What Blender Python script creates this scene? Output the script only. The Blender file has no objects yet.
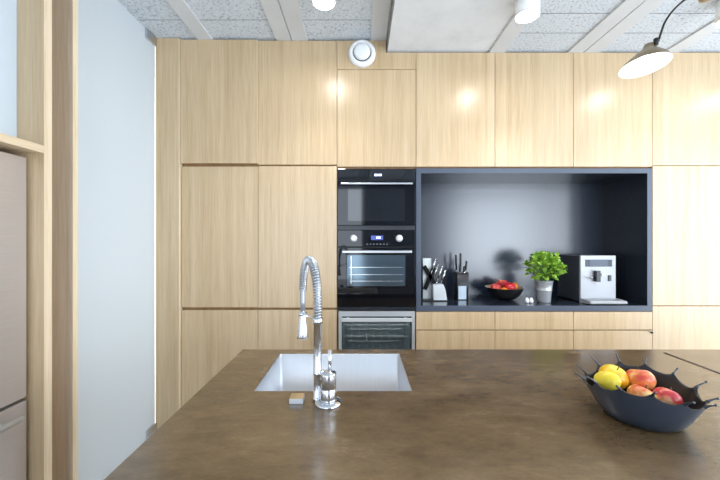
import bpy, bmesh, math, random
from mathutils import Vector, Matrix
random.seed(7)
PI = math.pi
scn = bpy.context.scene
col = scn.collection

# ------------------------------------------------------------------ camera
EYE = 1.45
F = 340.0            # focal length in pixels at 720 wide
cam = bpy.data.cameras.new('camera')
cam.lens = 17.0; cam.sensor_width = 36.0; cam.sensor_fit = 'HORIZONTAL'
cam.clip_start = 0.05
camo = bpy.data.objects.new('camera', cam)
camo.location = (0, 0, EYE); camo.rotation_euler = (PI / 2, 0, 0)
col.objects.link(camo); scn.camera = camo

# ------------------------------------------------------------------ world, daylight, exposure
w = bpy.data.worlds.new('world'); scn.world = w; w.use_nodes = True
w.node_tree.nodes['Background'].inputs[0].default_value = (0.80, 0.90, 1.0, 1)
w.node_tree.nodes['Background'].inputs[1].default_value = 1.0

def area(name, loc, rot, sx, sy, power, color):
    l = bpy.data.lights.new(name, 'AREA'); l.shape = 'RECTANGLE'
    l.size = sx; l.size_y = sy; l.energy = power; l.color = color
    o = bpy.data.objects.new(name, l); o.location = loc; o.rotation_euler = rot
    col.objects.link(o); return o
# daylight coming in through the windows behind the camera and on the right
area('daylight_back', (3.7, -3.30, 1.45), (PI / 2 + 0.12, 0, 0), 2.4, 2.6, 200, (0.80, 0.89, 1.0))
area('daylight_right', (5.10, -0.4, 1.45), (PI / 2 + 0.12, 0, PI / 2), 4.8, 2.6, 192, (0.86, 0.93, 1.0))
area('daylight_back_left', (-1.0, -3.30, 1.45), (PI / 2 + 0.12, 0, 0), 2.2, 2.6, 62, (0.78, 0.88, 1.0))
area('corridor_fill', (-2.42, 2.4, 1.5), (PI / 2, 0, -PI / 2), 1.2, 2.8, 47, (0.95, 0.97, 1.0))   # added fill in the closed corridor, brightens the frosted glass door from behind

scn.view_settings.view_transform = 'Standard'
scn.view_settings.look = 'None'
scn.view_settings.gamma = 1.0
scn.view_settings.use_curve_mapping = False
scn.view_settings.exposure = 0.03
scn.cycles.max_bounces = 12
scn.cycles.diffuse_bounces = 6
scn.cycles.glossy_bounces = 6
scn.cycles.sample_clamp_indirect = 6.0
scn.cycles.use_denoising = True

# ------------------------------------------------------------------ materials
def lin(c):
    return tuple(((x / 255) / 12.92 if x / 255 <= 0.04045 else ((x / 255 + 0.055) / 1.055) ** 2.4) for x in c) + (1,)

def mat(name, rgb, rough=0.5, metal=0.0, spec=0.5, coat=0.0, emit=None, estr=0.0, trans=0.0, ior=None):
    m = bpy.data.materials.new(name); m.use_nodes = True
    b = m.node_tree.nodes['Principled BSDF']
    b.inputs['Base Color'].default_value = lin(rgb)
    b.inputs['Roughness'].default_value = rough
    b.inputs['Metallic'].default_value = metal
    b.inputs['Specular IOR Level'].default_value = spec
    b.inputs['Coat Weight'].default_value = coat
    b.inputs['Coat Roughness'].default_value = 0.05
    b.inputs['Transmission Weight'].default_value = trans
    if ior: b.inputs['IOR'].default_value = ior
    if emit:
        b.inputs['Emission Color'].default_value = lin(emit)
        b.inputs['Emission Strength'].default_value = estr
    return m

def nodes(m):
    nt = m.node_tree
    return nt, nt.nodes, nt.links, nt.nodes['Principled BSDF']

def ramp(nt, stops):
    r = nt.nodes.new('ShaderNodeValToRGB')
    e = r.color_ramp.elements
    e[0].position = stops[0][0]; e[0].color = lin(stops[0][1])
    e[1].position = stops[-1][0]; e[1].color = lin(stops[-1][1])
    for p, c in stops[1:-1]:
        x = e.new(p); x.color = lin(c)
    return r

def wood(name, c_dark, c_mid, c_light, axis='z', rough=0.3, spec=0.5):
    """straight-grained veneer, grain along one axis"""
    m = mat(name, c_mid, rough, spec=spec)
    nt, N, L, b = nodes(m)
    tc = N.new('ShaderNodeTexCoord'); oi = N.new('ShaderNodeObjectInfo')
    add = N.new('ShaderNodeVectorMath'); add.operation = 'ADD'
    mul = N.new('ShaderNodeMath'); mul.operation = 'MULTIPLY'; mul.inputs[1].default_value = 37.0
    L.new(oi.outputs['Random'], mul.inputs[0])
    L.new(tc.outputs['Object'], add.inputs[0]); L.new(mul.outputs[0], add.inputs[1])
    def stretched(big, small):
        mp = N.new('ShaderNodeMapping')
        s = {'z': (big, big, small), 'y': (big, small, big), 'x': (small, big, big)}[axis]
        mp.inputs['Scale'].default_value = s
        L.new(add.outputs[0], mp.inputs['Vector']); return mp
    n1 = N.new('ShaderNodeTexNoise'); n1.inputs['Scale'].default_value = 1.0; n1.inputs['Detail'].default_value = 5; n1.inputs['Roughness'].default_value = 0.6
    L.new(stretched(22, 0.55).outputs[0], n1.inputs['Vector'])
    n2 = N.new('ShaderNodeTexNoise'); n2.inputs['Scale'].default_value = 1.0; n2.inputs['Detail'].default_value = 3
    L.new(stretched(190, 5.0).outputs[0], n2.inputs['Vector'])
    mx = N.new('ShaderNodeMix'); mx.data_type = 'FLOAT'; mx.inputs[0].default_value = 0.42
    L.new(n1.outputs['Fac'], mx.inputs[2]); L.new(n2.outputs['Fac'], mx.inputs[3])
    r = ramp(nt, [(0.36, c_dark), (0.5, c_mid), (0.64, c_light)])
    L.new(mx.outputs[0], r.inputs[0]); L.new(r.outputs[0], b.inputs['Base Color'])
    bp = N.new('ShaderNodeBump'); bp.inputs['Strength'].default_value = 0.04; bp.inputs['Distance'].default_value = 0.002
    L.new(n2.outputs['Fac'], bp.inputs['Height']); L.new(bp.outputs[0], b.inputs['Normal'])
    return m

def noisy(name, stops, scale=(1, 1, 1), nscale=5.0, detail=6, rough=0.5, spec=0.5, bump=0.0, bscale=60.0, rough_var=0.0, metal=0.0, coat=0.0, nrough=0.65):
    m = mat(name, stops[0][1], rough, spec=spec, metal=metal, coat=coat)
    nt, N, L, b = nodes(m)
    tc = N.new('ShaderNodeTexCoord'); mp = N.new('ShaderNodeMapping'); mp.inputs['Scale'].default_value = scale
    L.new(tc.outputs['Object'], mp.inputs['Vector'])
    n = N.new('ShaderNodeTexNoise'); n.inputs['Scale'].default_value = nscale; n.inputs['Detail'].default_value = detail; n.inputs['Roughness'].default_value = nrough
    L.new(mp.outputs[0], n.inputs['Vector'])
    r = ramp(nt, stops); L.new(n.outputs['Fac'], r.inputs[0]); L.new(r.outputs[0], b.inputs['Base Color'])
    if rough_var:
        mr = N.new('ShaderNodeMapRange'); mr.inputs['From Min'].default_value = 0.3; mr.inputs['From Max'].default_value = 0.7
        mr.inputs['To Min'].default_value = rough - rough_var; mr.inputs['To Max'].default_value = rough + rough_var
        L.new(n.outputs['Fac'], mr.inputs['Value']); L.new(mr.outputs[0], b.inputs['Roughness'])
    if bump:
        n2 = N.new('ShaderNodeTexNoise'); n2.inputs['Scale'].default_value = bscale; n2.inputs['Detail'].default_value = 4
        L.new(mp.outputs[0], n2.inputs['Vector'])
        bp = N.new('ShaderNodeBump'); bp.inputs['Strength'].default_value = bump; bp.inputs['Distance'].default_value = 0.01
        L.new(n2.outputs['Fac'], bp.inputs['Height']); L.new(bp.outputs[0], b.inputs['Normal'])
    return m

M = {}
M['oak'] = wood('oak_veneer', (180, 154, 118), (194, 169, 133), (204, 181, 147), 'z', 0.30, 0.75)
M['oak_h'] = wood('oak_edge', (205, 180, 145), (222, 200, 168), (232, 214, 186), 'y', 0.45)
M['oak_edge'] = wood('oak_lit_edge', (215, 192, 158), (230, 211, 182), (238, 223, 198), 'z', 0.45)  # paler copy of the oak, paints the light caught by board edges
M['oak_grey'] = wood('greyed_oak', (176, 160, 138), (190, 175, 153), (202, 188, 168), 'z', 0.45)
M['oak_dark'] = wood('oak_carcass', (120, 88, 52), (140, 106, 66), (156, 120, 78), 'z', 0.6)
M['white_wall'] = noisy('white_wall_paint', [(0.3, (228, 228, 226)), (0.7, (236, 236, 234))], nscale=3, rough=0.8, bump=0.03)
M['room_wall'] = noisy('grey_room_wall', [(0.3, (120, 126, 134)), (0.7, (128, 134, 142))], nscale=3, rough=0.8)
M['floor'] = noisy('pale_concrete_floor', [(0.3, (206, 208, 210)), (0.7, (218, 220, 222))], nscale=2, rough=0.5)
M['concrete'] = noisy('pale_concrete', [(0.25, (214, 218, 222)), (0.5, (226, 230, 234)), (0.75, (232, 236, 240))], nscale=6, rough=0.85, bump=0.12, bscale=14)
M['concrete_rough'] = noisy('broken_concrete', [(0.3, (110, 112, 108)), (0.7, (170, 172, 168))], nscale=30, rough=0.9, bump=0.9, bscale=25)
M['strip'] = noisy('white_ceiling_strip', [(0.3, (206, 209, 212)), (0.7, (214, 217, 220))], nscale=3, rough=0.6)
M['woodwool'] = noisy('wood_wool_board', [(0.34, (128, 136, 146)), (0.43, (202, 210, 218)), (0.7, (224, 231, 238))], nscale=70, detail=6, rough=0.9, bump=0.3, bscale=120)
M['pane'] = mat('frosted_pane', (205, 213, 219), 0.42, spec=0.4, coat=0.35)
nt, N, L, pb_ = nodes(M['pane'])
tl_ = N.new('ShaderNodeBsdfTranslucent'); tl_.inputs['Color'].default_value = lin((212, 218, 222))
mxs = N.new('ShaderNodeMixShader'); mxs.inputs[0].default_value = 0.4
L.new(pb_.outputs[0], mxs.inputs[1]); L.new(tl_.outputs[0], mxs.inputs[2]); L.new(mxs.outputs[0], N['Material Output'].inputs['Surface'])
M['painted_pane'] = mat('painted_pane', (205, 217, 226), 0.4, coat=0.3)
M['niche'] = mat('anthracite_laminate', (34, 40, 50), 0.2, spec=0.7)
M['niche_back'] = mat('anthracite_gloss', (28, 38, 54), 0.24, spec=1.0)
M['black_glass'] = mat('black_glass', (8, 11, 18), 0.04, spec=0.5)
M['black_plastic'] = mat('black_plastic', (18, 19, 22), 0.35)
M['gap'] = mat('shadow_black', (12, 12, 13), 0.7)
M['steel'] = mat('polished_steel', (205, 208, 212), 0.18, metal=1.0)
M['brushed'] = noisy('brushed_steel', [(0.3, (196, 198, 202)), (0.7, (212, 214, 217))], scale=(3, 3, 120), nscale=4, rough=0.32, metal=1.0, rough_var=0.05)
M['sink_steel'] = noisy('sink_steel', [(0.3, (210, 212, 216)), (0.7, (216, 218, 222))], scale=(60, 60, 2), nscale=2, rough=0.4, metal=1.0)
M['fridge'] = noisy('satin_fridge_steel', [(0.3, (190, 181, 176)), (0.7, (198, 190, 185))], scale=(2, 2, 80), nscale=3, rough=0.36, metal=0.5)
M['chrome'] = mat('chrome', (222, 225, 230), 0.06, metal=1.0)
M['display'] = mat('display_glow', (60, 70, 120), 0.2, emit=(90, 110, 220), estr=0.5)
M['digit'] = mat('display_digit', (200, 215, 255), 0.3, emit=(190, 210, 255), estr=3.0)
M['white'] = mat('white_plastic', (236, 237, 238), 0.4)
M['lamp_white'] = mat('lamp_white', (240, 240, 238), 0.35)
M['spot_glow'] = mat('spot_lens', (255, 255, 255), 0.3, emit=(255, 250, 242), estr=110.0)
M['bulb_glow'] = mat('bulb_glow', (255, 255, 255), 0.3, emit=(255, 246, 232), estr=10.0)
M['brass'] = mat('aged_brass', (150, 136, 110), 0.34, metal=0.85)
M['black_metal'] = mat('black_metal', (22, 22, 24), 0.4, metal=0.3)
M['worktop'] = noisy('patinated_brown_worktop', [(0.30, (70, 55, 38)), (0.46, (97, 78, 54)), (0.56, (109, 89, 63)), (0.72, (136, 116, 90))], scale=(0.9, 2.0, 2), nscale=4.0, detail=15, rough=0.2, spec=1.0, rough_var=0.04, bump=0.02, bscale=260, nrough=0.8)

# ------------------------------------------------------------------ mesh helpers
class B:
    """collects shapes in world space and links them as one mesh object"""
    def __init__(s): s.bm = bmesh.new(); s.mats = []; s.cur = 0; s.smooth = False
    def m(s, material):
        if material not in s.mats: s.mats.append(material)
        s.cur = s.mats.index(material); return s
    def _f(s, vs, smooth=False):
        try:
            f = s.bm.faces.new(vs); f.material_index = s.cur; f.smooth = smooth
        except ValueError: pass
    def box(s, x0, x1, y0, y1, z0, z1, bev=0.0):
        t = bmesh.new(); bmesh.ops.create_cube(t, size=1.0)
        for v in t.verts:
            v.co = Vector(((x0 + x1) / 2 + v.co.x * (x1 - x0), (y0 + y1) / 2 + v.co.y * (y1 - y0), (z0 + z1) / 2 + v.co.z * (z1 - z0)))
        if bev: bmesh.ops.bevel(t, geom=list(t.edges), offset=bev, segments=2, profile=0.5, affect='EDGES')
        s._merge(t); return s
    def _merge(s, t, mtx=None, smooth=False):
        mp = {}
        for v in t.verts: mp[v] = s.bm.verts.new(mtx @ v.co if mtx else v.co)
        for f in t.faces: s._f([mp[v] for v in f.verts], smooth or f.smooth)
        t.free()
    def loft(s, loops, closed=True, cap0=True, cap1=True, smooth=True):
        rows = [[s.bm.verts.new(p) for p in lp] for lp in loops]
        n = len(rows[0])
        for a, b in zip(rows, rows[1:]):
            for i in range(n if closed else n - 1):
                j = (i + 1) % n
                s._f([a[i], a[j], b[j], b[i]], smooth)
        if cap0: s._f(list(reversed(rows[0])))
        if cap1: s._f(rows[-1])
        return s
    def lathe(s, prof, c=(0, 0, 0), axis='z', seg=32, cap0=True, cap1=True, smooth=True, mtx=None):
        loops = []
        for r, h in prof:
            lp = []
            for i in range(seg):
                a = 2 * PI * i / seg; p = (r * math.cos(a), r * math.sin(a), h)
                if axis == 'y': p = (p[0], -p[2], p[1])      # h points towards -y
                if axis == 'x': p = (p[2], p[0], p[1])
                v = Vector(p)
                if mtx: v = mtx @ v
                lp.append(v + Vector(c))
            loops.append(lp)
        return s.loft(loops, True, cap0, cap1, smooth)
    def tube(s, pts, r, seg=12, cap=True, radii=None):
        pts = [Vector(p) for p in pts]; loops = []
        up = Vector((0, 0, 1)); prevn = None
        for i, p in enumerate(pts):
            t = (pts[min(i + 1, len(pts) - 1)] - pts[max(i - 1, 0)]).normalized()
            if prevn is None:
                n = t.orthogonal().normalized()
            else:
                n = (prevn - t * prevn.dot(t)).normalized()
            prevn = n; b = t.cross(n)
            rr = radii[i] if radii else r
            loops.append([p + rr * (math.cos(2 * PI * k / seg) * n + math.sin(2 * PI * k / seg) * b) for k in range(seg)])
        return s.loft(loops, True, cap, cap)
    def ball(s, c, r, seg=16, rings=10, sc=(1, 1, 1)):
        t = bmesh.new(); bmesh.ops.create_uvsphere(t, u_segments=seg, v_segments=rings, radius=r)
        s._merge(t, Matrix.Translation(Vector(c)) @ Matrix.Diagonal((*sc, 1)), True); return s
    def prism(s, poly, y0, y1):
        """polygon in x,z extruded along y"""
        return s.loft([[Vector((x, y0, z)) for x, z in poly], [Vector((x, y1, z)) for x, z in poly]], smooth=False)
    def prismx(s, poly, x0, x1):
        """polygon in y,z extruded along x"""
        return s.loft([[Vector((x0, y, z)) for y, z in poly], [Vector((x1, y, z)) for y, z in poly]], smooth=False)
    def build(s, name, material=None, parent=None, kind=None, label=None):
        me = bpy.data.meshes.new(name)
        bmesh.ops.recalc_face_normals(s.bm, faces=list(s.bm.faces))
        off = Vector((0, 0, 0)); q = parent
        while q: off += q.location; q = q.parent
        for v in s.bm.verts: v.co -= off
        s.bm.to_mesh(me); s.bm.free()
        for mm in (s.mats if s.mats else [material]): me.materials.append(mm)
        o = bpy.data.objects.new(name, me); col.objects.link(o)
        if parent: o.parent = parent
        elif kind is None:
            # origin at the base of the thing
            xs = [v.co.x for v in me.vertices]; ys = [v.co.y for v in me.vertices]; zs = [v.co.z for v in me.vertices]
            c = Vector(((min(xs) + max(xs)) / 2, (min(ys) + max(ys)) / 2, min(zs)))
            for v in me.vertices: v.co -= c
            o.location = c
        if kind: o['kind'] = kind
        if label: o['label'] = label
        return o

def bx(x0, x1, y0, y1, z0, z1, bev=0.0): return B().box(x0, x1, y0, y1, z0, z1, bev)
def tag(o, label, cat, group=None):
    o['label'] = label; o['category'] = cat
    if group: o['group'] = group
    return o
def thing(name, label, cat, loc, group=None):
    o = bpy.data.objects.new(name, None); o.empty_display_size = 0.05; o.location = loc; col.objects.link(o)
    return tag(o, label, cat, group)
def struct(name, b, m): return b.build(name, m, None, kind='structure')

# ------------------------------------------------------------------ dimensions
D = 2.585                                  # cabinet fronts
S = F / D
def cx(u): return (u - 360) / S            # points on the cabinet front plane
def cz(v): return EYE + (240 - v) / S
ZL, ZR = 2.978, 2.887                      # the two ceiling levels
TOP = 0.90                                 # island top

# ------------------------------------------------------------------ room shell
struct('floor', bx(-2.6, 5.2, -3.4, 3.35, -0.1, 0.0), M['floor'])
struct('ceiling', bx(-2.6, cx(387), -3.4, 3.35, ZL, 3.15), M['woodwool'])
sf = B().m(M['concrete']).box(cx(387) + 0.004, cx(488), -3.4, 3.35, ZR, 3.15)
sf.m(M['concrete_rough']).box(cx(387), cx(387) + 0.004, -3.4, 3.35, ZR + 0.004, 3.15)
sf.build('ceiling_slab', None, None, kind='structure')
struct('ceiling_lower', bx(cx(488), 5.2, -3.4, 3.35, ZR, 3.15), M['woodwool'])
struct('wall_back', bx(-2.6, 5.2, 3.20, 3.35, 0, ZL), M['white_wall'])
struct('wall_return', bx(cx(731.5) + 0.02, 5.0, D + 0.03, 3.2, 0, ZR), M['white_wall'])
struct('wall_left', bx(-2.6, -2.45, -3.4, 3.2, 0, ZL), M['white_wall'])
# wall behind the camera, with two window openings; wall on the right with one
def wall_with_opening(b, horiz, fixed0, fixed1, a0, a1, holes, z0, z1):
    edges = [a0]
    for h in holes: edges += [h[0], h[1]]
    edges.append(a1)
    def put(p, q, r, s_):
        if q - p < 1e-4 or s_ - r < 1e-4: return
        if horiz: b.box(p, q, fixed0, fixed1, r, s_)
        else: b.box(fixed0, fixed1, p, q, r, s_)
    for i in range(0, len(edges), 2): put(edges[i], edges[i + 1], z0, z1)
    for h in holes:
        put(h[0], h[1], z0, h[2]); put(h[0], h[1], h[3], z1)
    return b
struct('wall_front', wall_with_opening(B(), True, -3.4, -3.2, -2.45, 5.2, [(-2.1, 0.1, 0.1, 2.8), (2.5, 4.9, 0.1, 2.8)], 0, ZR), M['room_wall'])
struct('wall_right', wall_with_opening(B(), False, 5.0, 5.2, -3.2, 3.35, [(-2.8, 2.0, 0.1, 2.75)], 0, ZR), M['white_wall'])
def window_back(n, x0, x1):
    o = B()
    o.box(x0, x1, -3.26, -3.21, 0.1, 0.16).box(x0, x1, -3.26, -3.21, 2.74, 2.8)
    k = max(1, round((x1 - x0) / 1.5))
    for i in range(k + 1):
        x = x0 + (x1 - x0 - 0.06) * i / k; o.box(x, x + 0.06, -3.26, -3.21, 0.16, 2.74)
    struct(n, o, M['white'])
window_back('window_1', 2.5, 4.9); window_back('window_3', -2.1, 0.1)
o = B(); o.box(5.01, 5.06, -2.8, 2.0, 0.1, 0.16).box(5.01, 5.06, -2.8, 2.0, 2.69, 2.75)
for i in range(4):
    y = -2.8 + (4.8 - 0.06) * i / 3; o.box(5.01, 5.06, y, y + 0.06, 0.16, 2.69)
struct('window_2', o, M['white'])

# ceiling boards' joints and white strips running towards the cabinets
M['joint'] = mat('board_joint', (112, 118, 126), 0.9)
def joint(n, x0, x1, y, z): struct(n, bx(x0, x1, y - 0.002, y + 0.002, z - 0.001, z + 0.01), M['joint'])
k = 0
SL = F / D
def strip_x(u, z): return (u - 360) / S
strips = []
for (u0, u1, z) in ((198.5, 213, ZL), (276.5, 291.2, ZL), (292.3, 307.5, ZL), (370.5, 386, ZL),
                    (489.2, 504.5, ZR), (568, 583, ZR), (584, 599.5, ZR), (664, 679, ZR)):
    k += 1
    x0, x1 = cx(u0), cx(u1)
    struct('trim_%d' % k, bx(x0, x1, -3.2, 2.60, z - 0.012, z + 0.02, 0.002), M['strip'])
for y in (2.36, 1.15, -0.05, -1.25): 
    k += 1; joint('trim_%d' % k, -2.4, cx(370), y, ZL)
for y in (2.36, 2.155, 0.95, -0.25, -1.45):
    k += 1; joint('trim_%d' % k, cx(505), 5.0, y, ZR)

# ------------------------------------------------------------------ left side: partition, jamb, end panel
XG = -1.543
gd = thing('glass_door', 'tall frosted pale blue glass door between the oak jamb and the cabinet end panel', 'door', (XG, 2.2, 0.0))
bx(XG - 0.012, XG, 1.80, D - 0.027, 0.006, ZL - 0.004, 0.002).build('door_pane', M['pane'], gd)
p = B(); p.box(XG - 0.026, XG + 0.014, 2.45, D - 0.027, 0.006, 0.075, 0.003)
p.build('patch_hinge', M['brushed'], gd)
p = B(); p.box(XG - 0.026, XG + 0.014, 2.44, D - 0.027, ZL - 0.075, ZL - 0.004, 0.003)
p.build('patch_hinge', M['brushed'], gd)

struct('trim_20', B().m(M['oak_grey']).box(-1.90, -1.502, 1.777, 1.809, 0, ZL).m(M['oak_edge']).box(-1.502, -1.5, 1.777, 1.809, 0, ZL), None)

pe = thing('end_panel', 'narrow full height oak end panel beside the frosted glass door', 'panel', ((XG + cx(181)) / 2, 2.7, 0))
B().m(M['oak']).box(XG + 0.003, cx(180.7) - 0.0015, D - 0.022, 3.19, 0, ZL - 0.006).m(M['oak_edge']).box(cx(180.7) - 0.0015, cx(180.7), D - 0.022, 3.19, 0, ZL - 0.006).build('panel_board', None, pe)

# fridge surround
sx = -1.5
sr = thing('fridge_surround', 'oak fridge surround with a shelf board over the steel fridge', 'cabinet', (-1.85, 1.24, 0))
for y0 in (1.615, 0.80):
    B().m(M['oak']).box(-2.35, sx - 0.0015, y0, y0 + 0.041, 0, ZL - 0.004).m(M['oak_edge']).box(sx - 0.0015, sx, y0, y0 + 0.041, 0, ZL - 0.004).build('side_panel', None, sr)
bx(-2.35, sx, 0.8415, 1.6145, 1.862, 1.898, 0.001).build('shelf_board', M['oak_h'], sr)
bx(-1.642, -1.63, 0.8415, 1.6145, 1.8985, ZL - 0.004).build('frosted_pane', M['painted_pane'], sr, label='pale blue frosted pane at the back of the open shelf')
# fridge
fr = thing('fridge', 'satin steel fridge freezer under the oak shelf at the left', 'fridge', (-1.9, 1.24, 0))
bx(-2.30, -1.625, 0.875, 1.585, 0.0, 1.835).build('body', M['black_plastic'], fr)
bx(-1.62, -1.5675, 0.87, 1.60, 0.713, 1.838, 0.004).build('upper_door', M['fridge'], fr)
ld = bx(-1.62, -1.5675, 0.87, 1.60, 0.06, 0.698, 0.004).build('freezer_drawer', M['fridge'], fr)
h = B(); h.tube([(-1.528, 0.93, 0.645), (-1.528, 1.535, 0.645)], 0.0145, 14)
for y in (0.99, 1.47): h.tube([(-1.5675, y, 0.645), (-1.530, y, 0.645)], 0.008, 10)
h.build('handle', mat('pale_handle', (205, 206, 208), 0.3, metal=0.35), ld)
h = B(); h.tube([(-1.530, 0.93, 1.0), (-1.530, 0.93, 1.6)], 0.0125, 14)
for z in (1.05, 1.55): h.tube([(-1.5675, 0.93, z), (-1.530, 0.93, z)], 0.008, 10)

h.build('handle', M['brushed'], fr.children[1])

# ------------------------------------------------------------------ cabinet run
G = 0.0016          # half door gap
BACK = 3.19
def carcass(root, x0, x1, z0, z1, y0=D + 0.021, y1=BACK):
    return bx(x0 + 0.001, x1 - 0.001, y0, y1, z0, z1).build('carcass', M['oak_dark'], root)
def door(root, x0, x1, z0, z1, proud=0.0, name='door', mt=None):
    if proud:
        return B().m(M['oak']).box(x0 + G, x1 - G - 0.0015, D - proud, D + 0.020, z0, z1).m(M['oak_edge']).box(x1 - G - 0.0015, x1 - G, D - proud, D + 0.020, z0, z1).build(name, None, root)
    return bx(x0 + G, x1 - G, D - proud, D + 0.020, z0, z1, 0.0012).build(name, mt or M['oak'], root)
U = [181, 258, 337, 416, 495, 573.5, 652.5, 731.5]
X = [cx(u) for u in U]
zt = ZL - 0.012
# two tall cabinets at the left
c1 = thing('tall_cabinet', 'tall oak cabinet standing next to the narrow end panel, farthest from the ovens', 'cabinet', ((X[0] + X[1]) / 2, 2.89, 0), 'tall oak cabinets')
carcass(c1, X[0] + 0.001, X[1], 0.0, zt)
door(c1, X[0] + 0.001, X[1], cz(163.6), zt, 0.013)
door(c1, X[0] + 0.001, X[1], cz(307.3), cz(166.6))
door(c1, X[0] + 0.001, X[1], 0.08, cz(310.2))
c2 = thing('tall_cabinet', 'tall oak cabinet standing directly left of the stacked ovens', 'cabinet', ((X[1] + X[2]) / 2, 2.89, 0), 'tall oak cabinets')
carcass(c2, X[1], X[2], 0.0, zt)
door(c2, X[1], X[2], cz(164.6), zt)
door(c2, X[1], X[2], cz(307.6), cz(166.2))
door(c2, X[1], X[2], 0.08, cz(310.0))
# oven tower
c3 = thing('oven_tower', 'oak oven tower that frames the microwave and oven, round vent above', 'cabinet', ((X[2] + X[3]) / 2, 2.89, 0))
b = B(); x0, x1 = X[2], X[3]
y0 = D + 0.021
b.box(x0 + 0.001, x1 - 0.001, y0, BACK, cz(168.2), ZR - 0.012)
b.box(x0 + 0.001, x0 + 0.004, y0, BACK, 0.0, cz(168.2)).box(x1 - 0.004, x1 - 0.001, y0, BACK, 0.0, cz(168.2))
b.box(x0 + 0.001, x1 - 0.001, BACK - 0.01, BACK, 0.0, cz(168.2)).box(x0 + 0.004, x1 - 0.004, y0, BACK - 0.01, 0.0, 0.10)
b.build('carcass', M['oak_dark'], c3)
xs = cx(387) - 0.006
B().prism([(x0 + G, cz(69.3)), (x1 - G, cz(69.3)), (x1 - G, ZR - 0.012), (xs, ZR - 0.012), (xs, zt), (x0 + G, zt)], D, D + 0.02).build('filler_panel', M['oak'], c3)
door(c3, x0, x1, cz(166.6), cz(69.7))
# round air valve on the filler panel
av = thing('air_valve', 'round white air valve set in the panel above the ovens', 'vent', (cx(362), D - 0.005, cz(54)))
vc = (cx(362), D, cz(54))
B().lathe([(0.066, 0.0), (0.070, 0.028), (0.082, 0.034), (0.096, 0.024), (0.103, 0.010), (0.104, 0.001)], vc, 'y', 48, False, False).lathe([(0.066, 0.0005), (0.104, 0.0005)], vc, 'y', 48, False, False).build('ring', M['white'], av)
B().lathe([(0.0665, 0.002), (0.0005, 0.002)], vc, 'y', 48, False, True).build('throat', M['gap'], av)
B().lathe([(0.02, 0.002), (0.02, 0.020), (0.060, 0.022), (0.063, 0.028), (0.060, 0.040), (0.045, 0.046), (0.001, 0.048)], vc, 'y', 48, True, True).build('disc', M['white'], av)

# wall cabinets above the niche
names = ['oak wall cabinet above the niche, next to the oven tower', 'oak wall cabinet above the middle of the dark niche', 'oak wall cabinet over the coffee machine, behind the pendant lamp']
for i in range(3):
    x0, x1 = X[3 + i], X[4 + i]
    c = thing('wall_cabinet', names[i], 'cabinet', ((x0 + x1) / 2, 2.89, cz(167.8)), 'wall cabinets above the niche')
    carcass(c, x0, x1, cz(167.6), ZR - 0.012)
    door(c, x0, x1, cz(166.6), ZR - 0.012)
# tall cabinet right of the niche
c4 = thing('tall_cabinet', 'tall pale oak cabinet standing right of the dark niche, cut by the photo edge', 'cabinet', ((X[6] + X[7]) / 2, 2.89, 0), 'tall oak cabinets')
carcass(c4, X[6], X[7], 0.0, ZR - 0.012)
door(c4, X[6], X[7], cz(165.4), ZR - 0.012)
door(c4, X[6], X[7], cz(305.5), cz(166.2))
door(c4, X[6], X[7], 0.08, cz(306.3))

# niche
ni = thing('niche_lining', 'dark anthracite niche with a glossy back and worktop between the oak cabinets', 'niche', ((X[3] + X[6]) / 2, 2.83, cz(311)))
xl, xr = X[3] + 0.002, X[6] - 0.002
zi0, zi1 = cz(305.6), cz(173.2)
NB = 3.065
M['niche_edge'] = mat('anthracite_edge', (66, 76, 92), 0.38)
def lined(x0, x1, z0, z1, y0): return B().m(M['niche']).box(x0, x1, y0 + 0.0015, NB + 0.02, z0, z1).m(M['niche_edge']).box(x0, x1, y0, y0 + 0.0015, z0, z1)
lined(xl, cx(421), zi0, zi1, D).build('side_panel', None, ni)
lined(cx(647.4), xr, zi0, zi1, D).build('side_panel', None, ni)
lined(xl, xr, zi1, cz(168.4), D).build('top_panel', None, ni)
bx(cx(421), cx(647.4), NB, NB + 0.02, zi0, zi1).build('back_panel', M['niche_back'], ni)
lined(xl, xr, cz(311), zi0, D - 0.003).build('worktop', None, ni)
# base drawers below the niche
dn = ['oak drawer unit under the niche, nearest the ovens', 'oak drawer unit in the middle of the three under the niche', 'oak drawer unit under the niche, below the coffee machine']
for i in range(3):
    x0, x1 = X[3 + i], X[4 + i]
    c = thing('drawer_unit', dn[i], 'drawers', ((x0 + x1) / 2, 2.89, 0), 'drawer units under the niche')
    carcass(c, x0, x1, 0.0, cz(311.3))
    for (va, vb) in ((311.8, 329.6), (330.6, 350), (351, 388)):
        dr = door(c, x0, x1, cz(vb), cz(va), 0, 'drawer')
        if i == 2 and va == 330.6:
            B().lathe([(0.004, 0.0), (0.004, 0.008), (0.008, 0.010), (0.009, 0.018), (0.006, 0.021)], (cx(650.3), D, cz(332)), 'y', 16).build('knob', M['black_metal'], dr, label='small black knob')
    bx(x0 + G, x1 - G, D, D + 0.02, 0.08, cz(389), 0.001).build('drawer', M['oak'], c)

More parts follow.
